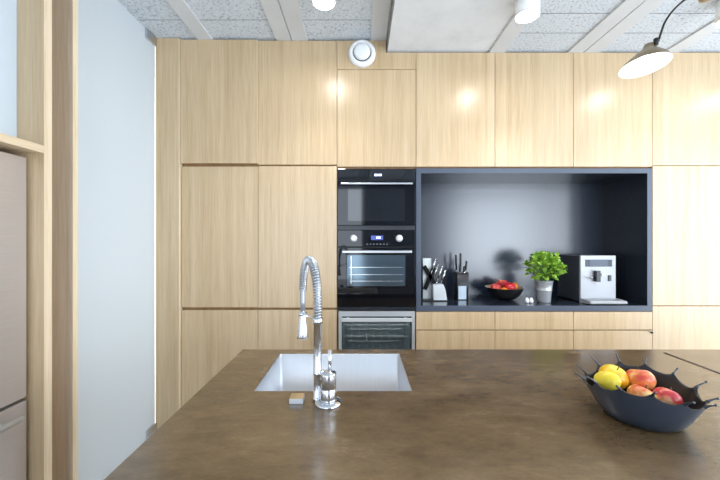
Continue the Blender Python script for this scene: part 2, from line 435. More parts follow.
# ------------------------------------------------------------------ appliances
ax0, ax1 = cx(337.6), cx(415.2)
ac = (ax0 + ax1) / 2
def bar(root, u0, u1, v, thick, stand, name='handle', mt=None):
    z = cz(v); y = D - stand
    b = B(); b.box(cx(u0), cx(u1), y - thick * 0.35, y + thick * 0.35, z - thick / 2, z + thick / 2, 0.003)
    for u in (u0 + 6, u1 - 6): b.box(cx(u) - 0.008, cx(u) + 0.008, y + thick * 0.35, D - 0.0, z - thick * 0.35, z + thick * 0.35)
    return b.build(name, mt or M['brushed'], root)
mw = thing('microwave', 'black glass built-in microwave at the top of the oven tower', 'microwave', (ac, 2.8, cz(225.6)))
bx(ax0 + 0.004, ax1 - 0.004, D + 0.022, 3.05, cz(229.0), cz(168.9)).build('housing', M['black_plastic'], mw)
dm = bx(ax0, ax1, D - 0.004, D + 0.021, cz(225.3), cz(168.8), 0.002).build('door', M['black_glass'], mw)
bar(dm, 341, 412, 184.3, 0.014, 0.035)
b = B()
b.box(cx(348), cx(405), D - 0.0052, D - 0.0041, cz(221), cz(189)).build('window', mat('microwave_window', (14, 17, 24), 0.05, spec=0.9), dm)
b = B()
for j, u in enumerate((374.6, 376.4, 378.6, 380.4)): b.box(cx(u), cx(u + 1.1), D - 0.0055, D - 0.0045, cz(176.2), cz(174.0))
b.build('display', M['digit'], dm)
bx(ax0, ax1, D + 0.004, D + 0.021, cz(229.8), cz(225.8)).build('trim_strip', mat('dark_trim', (44, 46, 52), 0.3), mw)

ov = thing('oven', 'black built-in oven with two round knobs below the microwave', 'oven', (ac, 2.8, cz(309.5)))
bx(ax0 + 0.004, ax1 - 0.004, D + 0.022, 3.05, cz(309.8), cz(230.3)).build('housing', M['black_plastic'], ov)
cp = bx(ax0, ax1, D - 0.004, D + 0.021, cz(246.6), cz(230.2), 0.002).build('control_panel', M['black_glass'], ov)
for u in (353.6, 399.2):
    B().lathe([(0.027, 0.0), (0.027, 0.004), (0.021, 0.005), (0.020, 0.022), (0.017, 0.025)], (cx(u), D - 0.004, cz(238.3)), 'y', 28).build('knob', mat('pale_knob', (216, 218, 220), 0.3, metal=0.3), cp, label='round steel knob')
bx(cx(371), cx(383), D - 0.0052, D - 0.0041, cz(240), cz(235.6)).build('display', M['display'], cp)
b = B()
for u in (376.4, 378.0, 379.4): b.box(cx(u), cx(u + 0.9), D - 0.0062, D - 0.0052, cz(238.6), cz(236.6))
b.build('digits', M['digit'], cp)
bm_ = mat('button_grey', (90, 94, 100), 0.4)
for i in range(7): bx(cx(366.5 + i * 3.3), cx(368 + i * 3.3), D - 0.006, D - 0.0041, cz(244.8), cz(243.6)).build('button', bm_, cp)
do = bx(ax0, ax1, D - 0.004, D + 0.021, cz(306.6), cz(247.6), 0.002).build('door', M['black_glass'], ov)
bar(do, 342.5, 411, 251.6, 0.019, 0.040)
wn = bx(cx(347), cx(405), D - 0.0056, D - 0.0041, cz(286), cz(255), 0.0004).build('window', mat('oven_window', (96, 112, 122), 0.10, metal=0.75, spec=0.6), do)
b = B()
for v in (267.3, 274.5, 281): b.box(cx(349.5), cx(403), D - 0.0072, D - 0.0056, cz(v + 0.35), cz(v - 0.35))
b.box(cx(350.8), cx(351.6), D - 0.0074, D - 0.0056, cz(284), cz(256))
b.build('rack', M['steel'], wn)
bx(ax0, ax1, D + 0.002, D + 0.021, cz(309.6), cz(307.2)).build('bottom_strip', mat('dark_strip', (62, 68, 78), 0.25, metal=0.6), ov)

wc = thing('wine_cooler', 'steel framed glass door cooler below the oven, cut off by the island', 'cooler', (ac, 2.8, 0.1))
wx0, wx1 = cx(338.6), cx(414.8)
zt2 = cz(311.2)
b = B(); y0, y1 = D + 0.022, 3.05
b.box(wx0, wx0 + 0.03, y0, y1, 0.101, zt2 - .003).box(wx1 - 0.03, wx1, y0, y1, 0.101, zt2 - .003).box(wx0 + 0.03, wx1 - 0.03, y1 - 0.03, y1, 0.101, zt2 - .003)
b.box(wx0 + 0.03, wx1 - 0.03, y0, y1 - 0.03, 0.101, 0.14).box(wx0 + 0.03, wx1 - 0.03, y0, y1 - 0.03, zt2 - 0.04, zt2 - .003)
b.build('housing', mat('cooler_liner', (112, 122, 126), 0.5), wc)
dw = B()
dw.box(wx0, cx(341.6), D - 0.006, D + 0.018, 0.12, zt2).box(cx(411.8), wx1, D - 0.006, D + 0.018, 0.12, zt2)
dw.box(cx(341.6), cx(411.8), D - 0.006, D + 0.018, cz(316.2), zt2).box(cx(341.6), cx(411.8), D - 0.006, D + 0.018, 0.12, 0.16)
dw = dw.build('door_frame', mat('satin_steel', (190, 194, 198), 0.4, metal=0.5), wc)
gm = mat('smoked_glass', (92, 102, 106), 0.05, trans=0.72, ior=1.12, spec=0.6)
bx(cx(341.7), cx(411.7), D + 0.004, D + 0.010, 0.161, cz(316.3)).build('glass', gm, dw)
bar(dw, 341.8, 411.2, 318.6, 0.026, 0.042, mt=mat('pale_steel', (216, 219, 222), 0.35, metal=0.4))
for v in (332, 344.4, 362, 384):
    b = B(); b.box(cx(348), cx(402), 2.64, 2.66, cz(v) - 0.006, cz(v) + 0.006)
    for i in range(7): b.tube([(cx(351 + i * 8), 2.66, cz(v)), (cx(351 + i * 8), 3.015, cz(v))], 0.003, 6)
    b.box(wx0 + 0.0305, wx1 - 0.0305, 2.8, 2.812, cz(v) - 0.004, cz(v) + 0.004)
    b.build('shelf', mat('shelf_beech', (222, 216, 206), 0.5), wc)

l = bpy.data.lights.new('cooler_fill', 'AREA'); l.shape = 'RECTANGLE'; l.size = 0.4; l.size_y = 0.02; l.energy = 9  # unseen fill added to brighten the inside behind the cooler glass
o = bpy.data.objects.new('cooler_fill', l); o.parent = wc; o.location = (0, -0.12, zt2 - 0.05 - 0.1); o.rotation_euler = (0.5, 0, 0); col.objects.link(o)
# ------------------------------------------------------------------ island
IX0, IX1, IY0, IY1 = -0.588, 2.75, 0.40, 1.708
SX0, SX1, SY0, SY1 = -0.3885, 0.1915, 1.238, 1.646
def slab_with_hole(xs, ys, z0, z1):
    b = B()
    def P(z): return [[b.bm.verts.new((x, y, z)) for y in ys] for x in xs]
    A, C = P(z1), P(z0)
    for i in range(3):
        for j in range(3):
            if (i, j) == (1, 1): continue
            b._f([A[i][j], A[i + 1][j], A[i + 1][j + 1], A[i][j + 1]]); b._f([C[i][j], C[i][j + 1], C[i + 1][j + 1], C[i + 1][j]])
    for i in range(3):
        for j in (0, 3): b._f([A[i][j], A[i + 1][j], C[i + 1][j], C[i][j]])
        for j in (0, 3): b._f([A[j][i], A[j][i + 1], C[j][i + 1], C[j][i]])
    for j in (1, 2):
        b._f([A[1][j], A[2][j], C[2][j], C[1][j]]); b._f([A[j][1], A[j][2], C[j][2], C[j][1]])
    return b
iw = slab_with_hole([IX0, SX0, SX1, IX1], [IY0, SY0, SY1, IY1], TOP - 0.04, TOP).build('island_worktop', M['worktop'])
tag(iw, 'large mottled brown island worktop with the sink cut into it', 'worktop')
ic = thing('island_cabinet', 'oak cabinet base carrying the brown island worktop', 'cabinet', (1.0, 1.1, 0))
b = B(); e = 0.03; zb = TOP - 0.041
b.box(IX0 + e, IX1 - e, IY0 + e, IY0 + e + 0.02, 0, zb).box(IX0 + e, IX1 - e, IY1 - e - 0.02, IY1 - e, 0, zb)
b.box(IX0 + e, IX0 + e + 0.02, IY0 + e + 0.02, IY1 - e - 0.02, 0, zb).box(IX1 - e - 0.02, IX1 - e, IY0 + e + 0.02, IY1 - e - 0.02, 0, zb)
b.build('carcass', M['oak'], ic)
# inlaid dark strip near the right end
st = bx(1.478, 1.490, 0.75, 1.655, TOP + 0.0003, TOP + 0.002).build('inlay_strip', mat('dark_bronze_strip', (46, 36, 26), 0.4, metal=0.4))
tag(st, 'thin straight dark strip set in the worktop beyond the black fruit bowl', 'strip')

# sink
def rrect(x0, x1, y0, y1, r, z, n=6):
    out = []
    for (px, py, a0) in ((x1 - r, y1 - r, 0), (x0 + r, y1 - r, PI / 2), (x0 + r, y0 + r, PI), (x1 - r, y0 + r, 1.5 * PI)):
        for i in range(n + 1):
            a = a0 + PI / 2 * i / n
            out.append(Vector((px + r * math.cos(a), py + r * math.sin(a), z)))
    return out
sk = thing('sink', 'square stainless steel sink sunk into the brown worktop', 'sink', ((SX0 + SX1) / 2, (SY0 + SY1) / 2, TOP - 0.21))
b = B(); q = 0.0012; zs = TOP - 0.2
loops = [rrect(SX0 + q, SX1 - q, SY0 + q, SY1 - q, 0.004, TOP - 0.001),
         rrect(SX0 + 0.004, SX1 - 0.004, SY0 + 0.004, SY1 - 0.004, 0.012, TOP - 0.003),
         rrect(SX0 + 0.004, SX1 - 0.004, SY0 + 0.004, SY1 - 0.004, 0.016, zs + 0.02),
         rrect(SX0 + 0.010, SX1 - 0.010, SY0 + 0.010, SY1 - 0.010, 0.016, zs + 0.006),
         rrect(SX0 + 0.024, SX1 - 0.024, SY0 + 0.024, SY1 - 0.024, 0.016, zs)]
b.loft(loops, True, False, True)
b.build('basin', M['sink_steel'], sk)
B().lathe([(0.05, 0.0), (0.05, 0.002), (0.04, 0.003), (0.036, 0.0005), (0.001, 0.0005)], (-0.1, 1.5, zs + 0.001), 'z', 28).build('drain', M['chrome'], sk)

# faucet
fa = thing('faucet', 'tall chrome spring faucet with pull-down spray standing at the near sink edge', 'faucet', (-0.107, 1.145, TOP))
bc = Vector((-0.107, 1.145, TOP))
B().lathe([(0.046, 0.0), (0.046, 0.005), (0.043, 0.009), (0.030, 0.012)], bc, 'z', 40).build('base_plate', M['chrome'], fa)
b = B(); b.lathe([(0.0265, 0.012), (0.0275, 0.016), (0.0275, 0.050), (0.0262, 0.052), (0.0262, 0.055), (0.0275, 0.057), (0.0275, 0.101), (0.0265, 0.104), (0.012, 0.106), (0.010, 0.110)], bc, 'z', 36)
b.build('mixer_body', M['chrome'], fa)
B().tube([bc + Vector((0.004, 0.004, 0.108)), bc + Vector((0.005, 0.006, 0.178))], 0.0066, 12).build('lever', M['chrome'], fa)
cl = Vector((-0.145, 1.163, TOP))
b = B(); b.lathe([(0.0165, 0.0008), (0.0165, 0.012), (0.0142, 0.014), (0.0142, 0.09), (0.0155, 0.092), (0.0155, 0.098), (0.0142, 0.100), (0.0142, 0.262), (0.0172, 0.265), (0.0172, 0.283), (0.012, 0.286)], cl, 'z', 28)
b.box(cl.x + 0.010, bc.x - 0.015, 1.146, 1.160, TOP + 0.085, TOP + 0.11, 0.004)
b.build('column', M['chrome'], fa)
# hose arch: leans away from the viewer and to the left
d = Vector((-0.085, 0.20, 0)); hz = TOP + 0.283
pts = []
p_end = cl + d
for i in range(41):
    a = PI * i / 40
    c = cl + d * (0.5 - 0.5 * math.cos(a))
    pts.append(Vector((c.x, c.y, hz + 0.052 + 0.140 * math.sin(a) ** 0.9 if 0 < i < 40 else hz + 0.052)))
path = [Vector((cl.x, cl.y, hz)), Vector((cl.x, cl.y, hz + 0.036))] + pts + [Vector((p_end.x, p_end.y, hz + 0.02)), Vector((p_end.x, p_end.y, hz - 0.035))]
hs = B(); hs.tube(path, 0.0105, 14); hs = hs.build('hose', mat('hose_grey', (170, 174, 180), 0.3, metal=0.7), fa)
# spring wire around the hose
def resample(P, n):
    L = [0]
    for a, b_ in zip(P, P[1:]): L.append(L[-1] + (b_ - a).length)
    out = []; j = 0
    for i in range(n):
        t = L[-1] * i / (n - 1)
        while j < len(L) - 2 and L[j + 1] < t: j += 1
        k_ = (t - L[j]) / max(1e-9, L[j + 1] - L[j]); out.append(P[j].lerp(P[j + 1], k_))
    return out, L[-1]
turns = 46; per = 12
sp, length = resample(path[:-3], turns * per + 1)
side = Vector((0.92, 0.39, 0)).normalized()
coil = []
for i, p in enumerate(sp):
    t = (sp[min(i + 1, len(sp) - 1)] - sp[max(i - 1, 0)]).normalized()
    n = (side - t * side.dot(t)).normalized(); bb = t.cross(n); a = 2 * PI * i / per
    coil.append(p + 0.0145 * (math.cos(a) * n + math.sin(a) * bb))
B().tube(coil, 0.0026, 5).build('spring', M['steel'], hs)
b = B(); e = Vector((p_end.x, p_end.y, hz - 0.030))
b.lathe([(0.011, 0.012), (0.013, 0.004), (0.0135, -0.010), (0.016, -0.030), (0.021, -0.066), (0.0235, -0.088), (0.0225, -0.096), (0.016, -0.099)], e, 'z', 28)
b.build('spray_head', M['chrome'], fa)
b = B(); b.tube([cl + Vector((0, 0, 0.272)) + d * 0.07, cl + Vector((0, 0, 0.268)) + d * 0.5, e + Vector((0, 0, 0.003)) - d * 0.05], 0.0045, 10)
b.lathe([(0.0155, -0.004), (0.0175, -0.004), (0.0175, 0.006), (0.0155, 0.006)], e, 'z', 24, False, False)
b.build('holder_arm', M['chrome'], fa)

# small block beside the faucet
sb = thing('soap_block', 'small steel block with a tan top lying left of the faucet', 'block', (-0.215, 1.158, TOP))
bx(-0.238, -0.191, 1.139, 1.178, TOP + 0.0005, TOP + 0.016, 0.001).build('tray', mat('bright_tray', (214, 218, 222), 0.25, metal=0.4), sb)
bx(-0.237, -0.192, 1.140, 1.177, TOP + 0.0163, TOP + 0.0205, 0.0015).build('wooden_top', wood('tan_wood', (160, 128, 86), (186, 154, 108), (204, 174, 130), 'y', 0.5), sb)

# ------------------------------------------------------------------ fruit
def apple_mat(name, stops, rough=0.28, nscale=7.0):
    m = mat(name, stops[0][1], rough)
    nt, N, L, b_ = nodes(m)
    tc = N.new('ShaderNodeTexCoord'); oi = N.new('ShaderNodeObjectInfo')
    add = N.new('ShaderNodeVectorMath'); add.operation = 'ADD'
    L.new(tc.outputs['Object'], add.inputs[0]); L.new(oi.outputs['Location'], add.inputs[1])
    n = N.new('ShaderNodeTexNoise'); n.inputs['Scale'].default_value = nscale * 2; n.inputs['Detail'].default_value = 4
    L.new(add.outputs[0], n.inputs['Vector'])
    r = ramp(nt, stops); L.new(n.outputs['Fac'], r.inputs[0]); L.new(r.outputs[0], b_.inputs['Base Color'])
    return m
M['apple_red'] = apple_mat('red_apple_skin', [(0.34, (230, 178, 130)), (0.45, (206, 70, 66)), (0.68, (160, 24, 44))], nscale=12.0)
M['apple_pink'] = apple_mat('blushed_apple_skin', [(0.36, (240, 204, 130)), (0.47, (228, 132, 76)), (0.62, (198, 62, 48))], nscale=12.0)
M['apple_yellow'] = apple_mat('yellow_apple_skin', [(0.3, (244, 214, 60)), (0.55, (240, 196, 44)), (0.72, (232, 150, 40))])
M['lemon'] = apple_mat('lemon_skin', [(0.3, (246, 226, 84)), (0.7, (236, 206, 40))], 0.4)
M['orange'] = noisy('orange_skin', [(0.3, (232, 130, 30)), (0.7, (242, 152, 46))], nscale=8, rough=0.45, bump=0.15, bscale=160)
M['stem'] = mat('apple_stem', (82, 60, 36), 0.7)
def apple_prof(r):
    P = []
    for i in range(23):
        a = -PI / 2 + PI * i / 22
        rr = math.cos(a) * (1.0 + 0.06 * math.sin(a)); zz = math.sin(a) * 0.90
        dip = max(0, (abs(math.sin(a)) - 0.80) / 0.20)
        zz -= math.copysign(dip * dip * (0.20 if a > 0 else 0.12), a)
        P.append((max(0.0008, rr * r), zz * r))
    return P
def apple(label, c, r, m, tilt=(0.2, 0.1, 0), group=None, cat='apple', name='apple', stem=True):
    t = thing(name, label, cat, (c[0], c[1], c[2] - 0.9 * r), group)
    R = Matrix.Rotation(tilt[2], 3, 'Z') @ Matrix.Rotation(tilt[0], 3, 'X') @ Matrix.Rotation(tilt[1], 3, 'Y')
    B().lathe(apple_prof(r), c, 'z', 28, True, True, True, R.to_4x4()).build('flesh', m, t)
    if stem:
        a = Vector(c) + R @ Vector((0, 0, 0.66 * r)); b_ = Vector(c) + R @ Vector((0.05 * r, 0.03 * r, 1.08 * r))
        B().tube([a, (a + b_) / 2 + R @ Vector((0.02 * r, 0, 0)), b_], 0.0016, 6).build('stem', M['stem'], t)
    return t
def lemon(label, c, r, m, rot, group=None):
    R = Matrix.Rotation(rot[2], 3, 'Z') @ Matrix.Rotation(rot[0], 3, 'X')
    P = []
    for i in range(25):
        a = -PI / 2 + PI * i / 24; rr = math.cos(a) ** 0.9 if math.cos(a) > 0 else 0
        P.append((max(0.0006, rr * r), math.sin(a) * r * 1.22 + math.copysign(max(0, abs(math.sin(a)) - 0.93) * r * 1.6, a)))
    o = B().lathe(P, c, 'z', 26, True, True, True, R.to_4x4()).build('lemon', m)
    return tag(o, label, 'lemon', group)

# ------------------------------------------------------------------ splash bowl on the island
BX, BY, BR, BH = 0.874, 1.058, 0.1455, 0.099
bw = thing('splash_bowl', 'large dark blue fruit bowl with a splash-shaped spiked rim on the island', 'bowl', (BX, BY, TOP))
TIPS = 13
b = B(); SEG = TIPS * 12
def prof_outer(t):     # t 0..1 up the wall
    r = 0.088 + (BR - 0.088) * (t ** 0.60)
    return r
jit = [random.uniform(-0.12, 0.12) for _ in range(TIPS)]; tl = [random.uniform(0.85, 1.2) for _ in range(TIPS)]
def tipfac(a):
    x = (a / (2 * PI) * TIPS + 0.35) % TIPS
    i = int(round(x)) % TIPS; dd = abs(x - round(x)) * 2
    return (1 - dd) ** 2.8, i
loops_o, loops_i = [], []
rows = 16
for k_ in range(rows + 1):
    t = k_ / rows
    lo, li = [], []
    for s_ in range(SEG):
        a = 2 * PI * s_ / SEG; tf, ti = tipfac(a)
        hh = BH - 0.004 + 0.016 * tf * tl[ti] * (t ** 4) + 0.017 * math.cos(2 * (a - 0.889)) * t ** 1.5
        z = TOP + 0.001 + hh * t
        r = prof_outer(t) + 0.006 * tf * t ** 6 + 0.003 * math.sin(3 * a + .5) * t
        lo.append(Vector((BX + r * math.cos(a), BY + r * math.sin(a), z)))
        ri = max(0.01, r - 0.004); zi = z + 0.005 * (1 - t)
        li.append(Vector((BX + ri * math.cos(a), BY + ri * math.sin(a), zi)))
    loops_o.append(lo); loops_i.append(li)
b.m(mat('blue_black_plastic', (46, 55, 68), 0.28, spec=0.8)).loft(loops_o, True, True, False)
b.m(mat('black_plastic_inside', (20, 21, 25), 0.4)).loft([loops_o[-1]] + list(reversed(loops_i)), True, False, True)
b.cur = 0
for i in range(TIPS):
    a = 2 * PI * (i - 0.35) / TIPS
    rr = BR + 0.003
    ca, sa = math.cos(a), math.sin(a)
    s_ = int(round((a % (2 * PI)) / (2 * PI) * SEG)) % SEG
    base = (loops_o[-1][s_] + loops_i[-1][s_]) / 2
    L_ = 0.023 * tl[i]
    pp = [base + Vector((ca * L_ * t * (0.55 + 0.5 * t), sa * L_ * t * (0.55 + 0.5 * t), L_ * t * 0.75)) - Vector((0, 0, 0.004)) for t in (0, .25, .5, .75, 1)]
    b.tube(pp, 0.002, 8, radii=[0.0052, 0.0036, 0.0027, 0.0022, 0.0022])
    b.ball(pp[-1], 0.0036, 10, 8)
b.build('bowl_shell', None, bw)

g = 'fruit in the island bowl'
lemon('bright yellow fruit at the left of the island bowl, in front', (0.803, 1.105, 0.992), 0.031, M['lemon'], (1.2, 0, 0.5), g)
apple('yellow orange apple at the back left of the island bowl', (0.853, 1.145, 0.988), 0.043, M['apple_yellow'], (0.3, 0.2, 0), g)
apple('blushed red apple in the middle back of the island bowl', (0.921, 1.118, 0.990), 0.041, M['apple_pink'], (-0.35, 0.1, 0), g)
apple('orange red apple in the front middle of the island bowl', (0.876, 1.058, 0.962), 0.038, M['apple_pink'], (0.4, 0.3, 1), g)
apple('deep red apple at the right of the island bowl', (0.941, 1.042, 0.962), 0.037, M['apple_red'], (-0.2, 0.5, 0), g)

# ------------------------------------------------------------------ things standing in the niche
NZ = zi0 + 0.0008
def nx(u, y): return (u - 360) * y / F
def nzz(v, y): return EYE + (240 - v) * y / F
# stainless knife block with silver handled knives
kb = thing('knife_block', 'steel knife block with silver handled knives at the left end of the niche', 'knife block', (nx(434, 2.80), 2.80, zi0))
Y = 2.80
xa, xb = nx(422, Y), nx(446.5, Y)
bx(xa, xb, Y - 0.03, Y + 0.07, NZ, NZ + 0.008, 0.002).build('base', M['black_plastic'], kb)
B().prism([(nx(433, Y), NZ + 0.008), (nx(446.2, Y), NZ + 0.008), (nx(444.5, Y), nzz(289, Y)), (nx(442.5, Y), nzz(284, Y)), (nx(432.5, Y), nzz(284, Y))], Y - 0.03, Y + 0.05).build('front_box', mat('pale_satin_steel', (208, 212, 214), 0.3, metal=0.4), kb)
bx(nx(424, Y), nx(432.4, Y), Y + 0.045, Y + 0.055, NZ + 0.008, nzz(258.5, Y), 0.001).build('back_plate', mat('pale_steel_plate', (214, 220, 220), 0.3, metal=0.3), kb)
b = B()
def slat(u0, v0, u1, v1, wd):
    a = Vector((nx(u0, Y), 0, nzz(v0, Y))); c = Vector((nx(u1, Y), 0, nzz(v1, Y))); t = (c - a).normalized(); n = Vector((-t.z, 0, t.x)) * wd
    b.loft([[Vector((q.x, yy, q.z)) for q in (a - n, a + n, c + n, c - n)] for yy in (Y + 0.02, Y + 0.044)], smooth=False)
slat(424.8, 266.5, 435, 284, 0.016); slat(434.5, 268, 425.4, 290, 0.016)
b.build('cross_slats', mat('matt_black', (8, 8, 9), 0.6, spec=0.2), kb)
for (u0, v0, u1, v1, yy) in ((432.2, 270, 435.2, 259.5, .0), (434, 279, 438.6, 265.5, .03), (437.5, 280, 442.0, 266.8, .0), (441, 282, 445.0, 270.5, -.01)):
    a = Vector((nx(u0, Y), Y + yy, nzz(v0, Y))); c = Vector((nx(u1, Y), Y + yy, nzz(v1, Y)))
    b = B(); low = a + (a - c) * 0.45
    b.tube([a, (a + c) / 2, c], 0.008, 10, radii=[0.0062, 0.0085, 0.0085]); b.ball(c, 0.0088, 10, 8)
    b.tube([Vector((low.x, low.y, max(low.z, NZ + 0.02))), a], 0.004, 6)
    b.build('knife', M['steel'], kb)
# black knife block
Y = 2.86
k2 = thing('knife_block', 'black knife block with black handled knives beside the steel knife block', 'knife block', (nx(461.5, Y), Y, zi0))
B().loft([rrect(nx(456.5, Y), nx(467.5, Y), Y - 0.03, Y + 0.08, 0.008, NZ), rrect(nx(456.2, Y), nx(468.3, Y), Y - 0.02, Y + 0.10, 0.008, nzz(272.5, Y))]).build('block', mat('black_wood', (30, 33, 40), 0.4), k2)
bx(nx(458.2, Y - .03), nx(466.2, Y - .03), Y - 0.034, Y - 0.0305, NZ + 0.004, nzz(286, Y - .03), 0.001).build('front_plate', mat('satin_plate', (170, 182, 194), 0.35, metal=0.5), k2)
for (u0, u1, v1, yy) in ((458, 457.2, 256, .04), (462.5, 462.6, 254.5, .06), (460, 459.6, 265, .0), (466, 467.2, 262, .02), (463.6, 464, 267, -.005)):
    a = Vector((nx(u0, Y), Y + yy, nzz(273, Y) - 0.004)); c = Vector((nx(u1, Y), Y + yy, nzz(v1, Y)))
    b = B().m(M['black_plastic']); b.tube([a.lerp(c, 0.18), a.lerp(c, .6), c], 0.009, 10, radii=[0.007, 0.009, 0.0085]); b.ball(c, 0.0085, 10, 8)
    b.m(M['steel']).tube([a, a.lerp(c, 0.2)], 0.0072, 8)
    b.build('knife', None, k2)
# fruit bowl in the niche
Y = 2.85; bxc = nx(504, Y)
nb = thing('fruit_bowl', 'round black fruit bowl with a pale inside in the niche', 'bowl', (bxc, Y, zi0))
R0 = 0.152; H0 = 0.104
pr = [(0.045, 0.0), (0.05, 0.008)]
for i in range(1, 15):
    t = i / 14; pr.append((0.05 + (R0 - 0.05) * (t ** 0.5), 0.008 + (H0 - 0.008) * t ** 1.35))
b = B().m(M['black_plastic']); b.lathe(pr, (bxc, Y, NZ), 'z', 44, True, False)
b.m(mat('bowl_inside', (176, 160, 140), 0.3)).lathe([(R0, H0)] + [(max(0.002, r - 0.005), h_ + 0.004 * (1 - i / 16)) for i, (r, h_) in reversed(list(enumerate(pr)))], (bxc, Y, NZ), 'z', 44, False, True)
b.build('bowl_shell', None, nb)
zf = NZ + 0.072
g = 'fruit in the niche bowl'
apple('red apple at the left of the niche fruit bowl', (bxc - 0.078, Y - 0.015, zf + 0.026), 0.042, M['apple_red'], (0.2, 0.1, 0), g, stem=False)
apple('red apple in front at the centre of the niche bowl, largest of its fruit', (bxc + 0.022, Y - 0.055, zf + 0.036), 0.046, mat('crimson_apple_skin', (190, 36, 50), 0.25), (0.2, -0.2, 0), g)
apple('red apple at the back of the niche bowl, highest in the pile', (bxc + 0.002, Y + 0.045, zf + 0.052), 0.045, M['apple_red'], (0, 0.2, 0), g)
tag(B().ball((bxc - 0.030, Y - 0.075, zf + 0.008), 0.030).build('orange', M['orange']), 'small orange at the front of the niche bowl, left of the crimson apple', 'orange', g)
tag(B().ball((bxc + 0.086, Y + 0.005, zf + 0.034), 0.034).build('orange', M['orange']), 'orange at the right of the niche fruit bowl', 'orange', g)
# two small white shakers
Y = 2.70
for u, lb in ((527.0, 'tiny white ceramic pot nearer the fruit bowl in the niche'), (531.2, 'tiny white ceramic pot nearer the planted bucket in the niche')):
    t = B().lathe([(0.012, 0), (0.0155, 0.006), (0.0165, 0.018), (0.013, 0.028), (0.009, 0.032), (0.011, 0.036), (0.004, 0.040)], (nx(u, Y), Y, NZ), 'z', 20).build('ceramic_pot', M['white'])
    tag(t, lb, 'pot', 'white ceramic pots in the niche')
# basil in a zinc bucket
Y = 2.74; px = nx(543.6, Y)
pb = thing('potted_basil', 'leafy green basil in a zinc bucket beside the coffee machine', 'plant', (px, Y, zi0))
hb = 0.172
b = B(); b.lathe([(0.048, 0), (0.050, 0.004), (0.058, 0.09), (0.059, 0.092), (0.061, 0.094), (0.061, 0.10), (0.060, 0.102), (0.067, hb - .008), (0.071, hb - .006), (0.071, hb), (0.066, hb), (0.064, hb - 0.02)], (px, Y, NZ), 'z', 36, True, False)
b.build('bucket', noisy('zinc', [(0.3, (178, 182, 188)), (0.7, (205, 208, 212))], nscale=12, rough=0.38, metal=0.5), pb)
B().lathe([(0.0655, hb - 0.018), (0.001, hb - 0.012)], (px, Y, NZ), 'z', 24, False, True).build('soil', mat('soil', (52, 38, 28), 0.9), pb)
stems = B(); lv = B()
rnd = random.Random(3)
cc = Vector((px, Y - 0.005, NZ + hb + 0.105))
for i in range(250):
    a = rnd.uniform(0, 2 * PI); zz = rnd.uniform(-0.75, 1); rad = math.sqrt(max(0, 1 - zz * zz)) * rnd.uniform(0.62, 1.0) if rnd.random() < 0.8 else rnd.uniform(0, 0.7)
    p = cc + Vector((0.155 * rad * math.cos(a), 0.125 * rad * math.sin(a), 0.108 * zz))
    out = (p - (cc - Vector((0, 0, 0.07)))).normalized()
    fw = (out + Vector((rnd.uniform(-.5, .5), rnd.uniform(-.5, .5), rnd.uniform(-.6, .35)))).normalized()
    nrm = (Vector((0, -0.2, 1)) + 0.9 * out + Vector((rnd.uniform(-.6, .6), rnd.uniform(-.6, .6), rnd.uniform(-.3, .3))))
    nrm = (nrm - fw * nrm.dot(fw)).normalized(); sd = fw.cross(nrm)
    Ln = rnd.uniform(0.032, 0.056); Wd = Ln * rnd.uniform(0.66, 0.85)
    rows_ = []
    for (t, ww, dz) in ((0, 0.05, 0), (0.25, 0.42, 0.08), (0.5, 0.5, 0.10), (0.78, 0.34, 0.04), (1, 0.03, -0.10)):
        cpt = p + fw * Ln * (t - .3) + nrm * Ln * dz
        rows_.append([cpt - sd * Wd * ww + nrm * Ln * 0.09 * (ww * 2), cpt, cpt + sd * Wd * ww + nrm * Ln * 0.09 * (ww * 2)])
    lv.loft(rows_, False, False, False)
    if i % 8 == 0: stems.tube([Vector((px + rnd.uniform(-.03, .03), Y + rnd.uniform(-.03, .03), NZ + hb - 0.015)), p.lerp(cc, .4) - Vector((0, 0, .03)), p], 0.0016, 5)
lm = noisy('basil_leaf', [(0.32, (70, 112, 26)), (0.5, (122, 166, 44)), (0.68, (176, 206, 92))], nscale=18, rough=0.4)
lv.build('foliage', lm, pb)
stems.build('stems', mat('basil_stem', (110, 150, 60), 0.5), pb)
# coffee machine
Y = 2.70; c0, c1 = nx(580.5, Y), nx(616, Y)
cm = thing('coffee_machine', 'silver fully automatic coffee machine with dark sides at the right of the niche', 'coffee machine', ((c0 + c1) / 2, 2.86, zi0))
zt_ = nzz(255.5, Y)
bx(c0 + 0.002, c1 - 0.002, Y + 0.021, 3.02, NZ + 0.004, zt_ - 0.004, 0.006).build('body', mat('graphite_plastic', (58, 62, 70), 0.35), cm)
B().box(c0, c1, Y, Y + 0.02, NZ + 0.03, zt_, 0.004).build('front_panel', mat('silver_front', (168, 171, 176), 0.42, metal=0.25, spec=0.3), cm)
b = bx(nx(585.4, Y), nx(612, Y), Y - 0.003, Y - 0.0003, nzz(266.6, Y), nzz(259.6, Y), 0.001).build('display_panel', mat('silver_panel', (62, 71, 86), 0.3, metal=0.2), cm)
bm_ = mat('button_dark', (34, 40, 52), 0.3)
for u in (585.8, 610.0, 588.2, 608.0):
    for v in (261, 263.2, 265.4): bx(nx(u, Y), nx(u + 1.6, Y), Y - 0.0048, Y - 0.003, nzz(v + .8, Y), nzz(v - .8, Y)).build('button', bm_, b)
bs = B(); bs.box(nx(593.4, Y), nx(597.8, Y), Y - 0.035, Y - 0.0003, nzz(281.4, Y), nzz(270.5, Y), 0.003)
bs.build('coffee_spout', mat('dark_spout', (36, 39, 46), 0.25), cm)
B().tube([(nx(592.6, Y), Y - 0.012, nzz(278, Y)), (nx(589, Y), Y - 0.04, nzz(277.6, Y)), (nx(586.5, Y), Y - 0.055, nzz(276.4, Y))], 0.005, 10).build('steam_wand', M['steel'], cm)
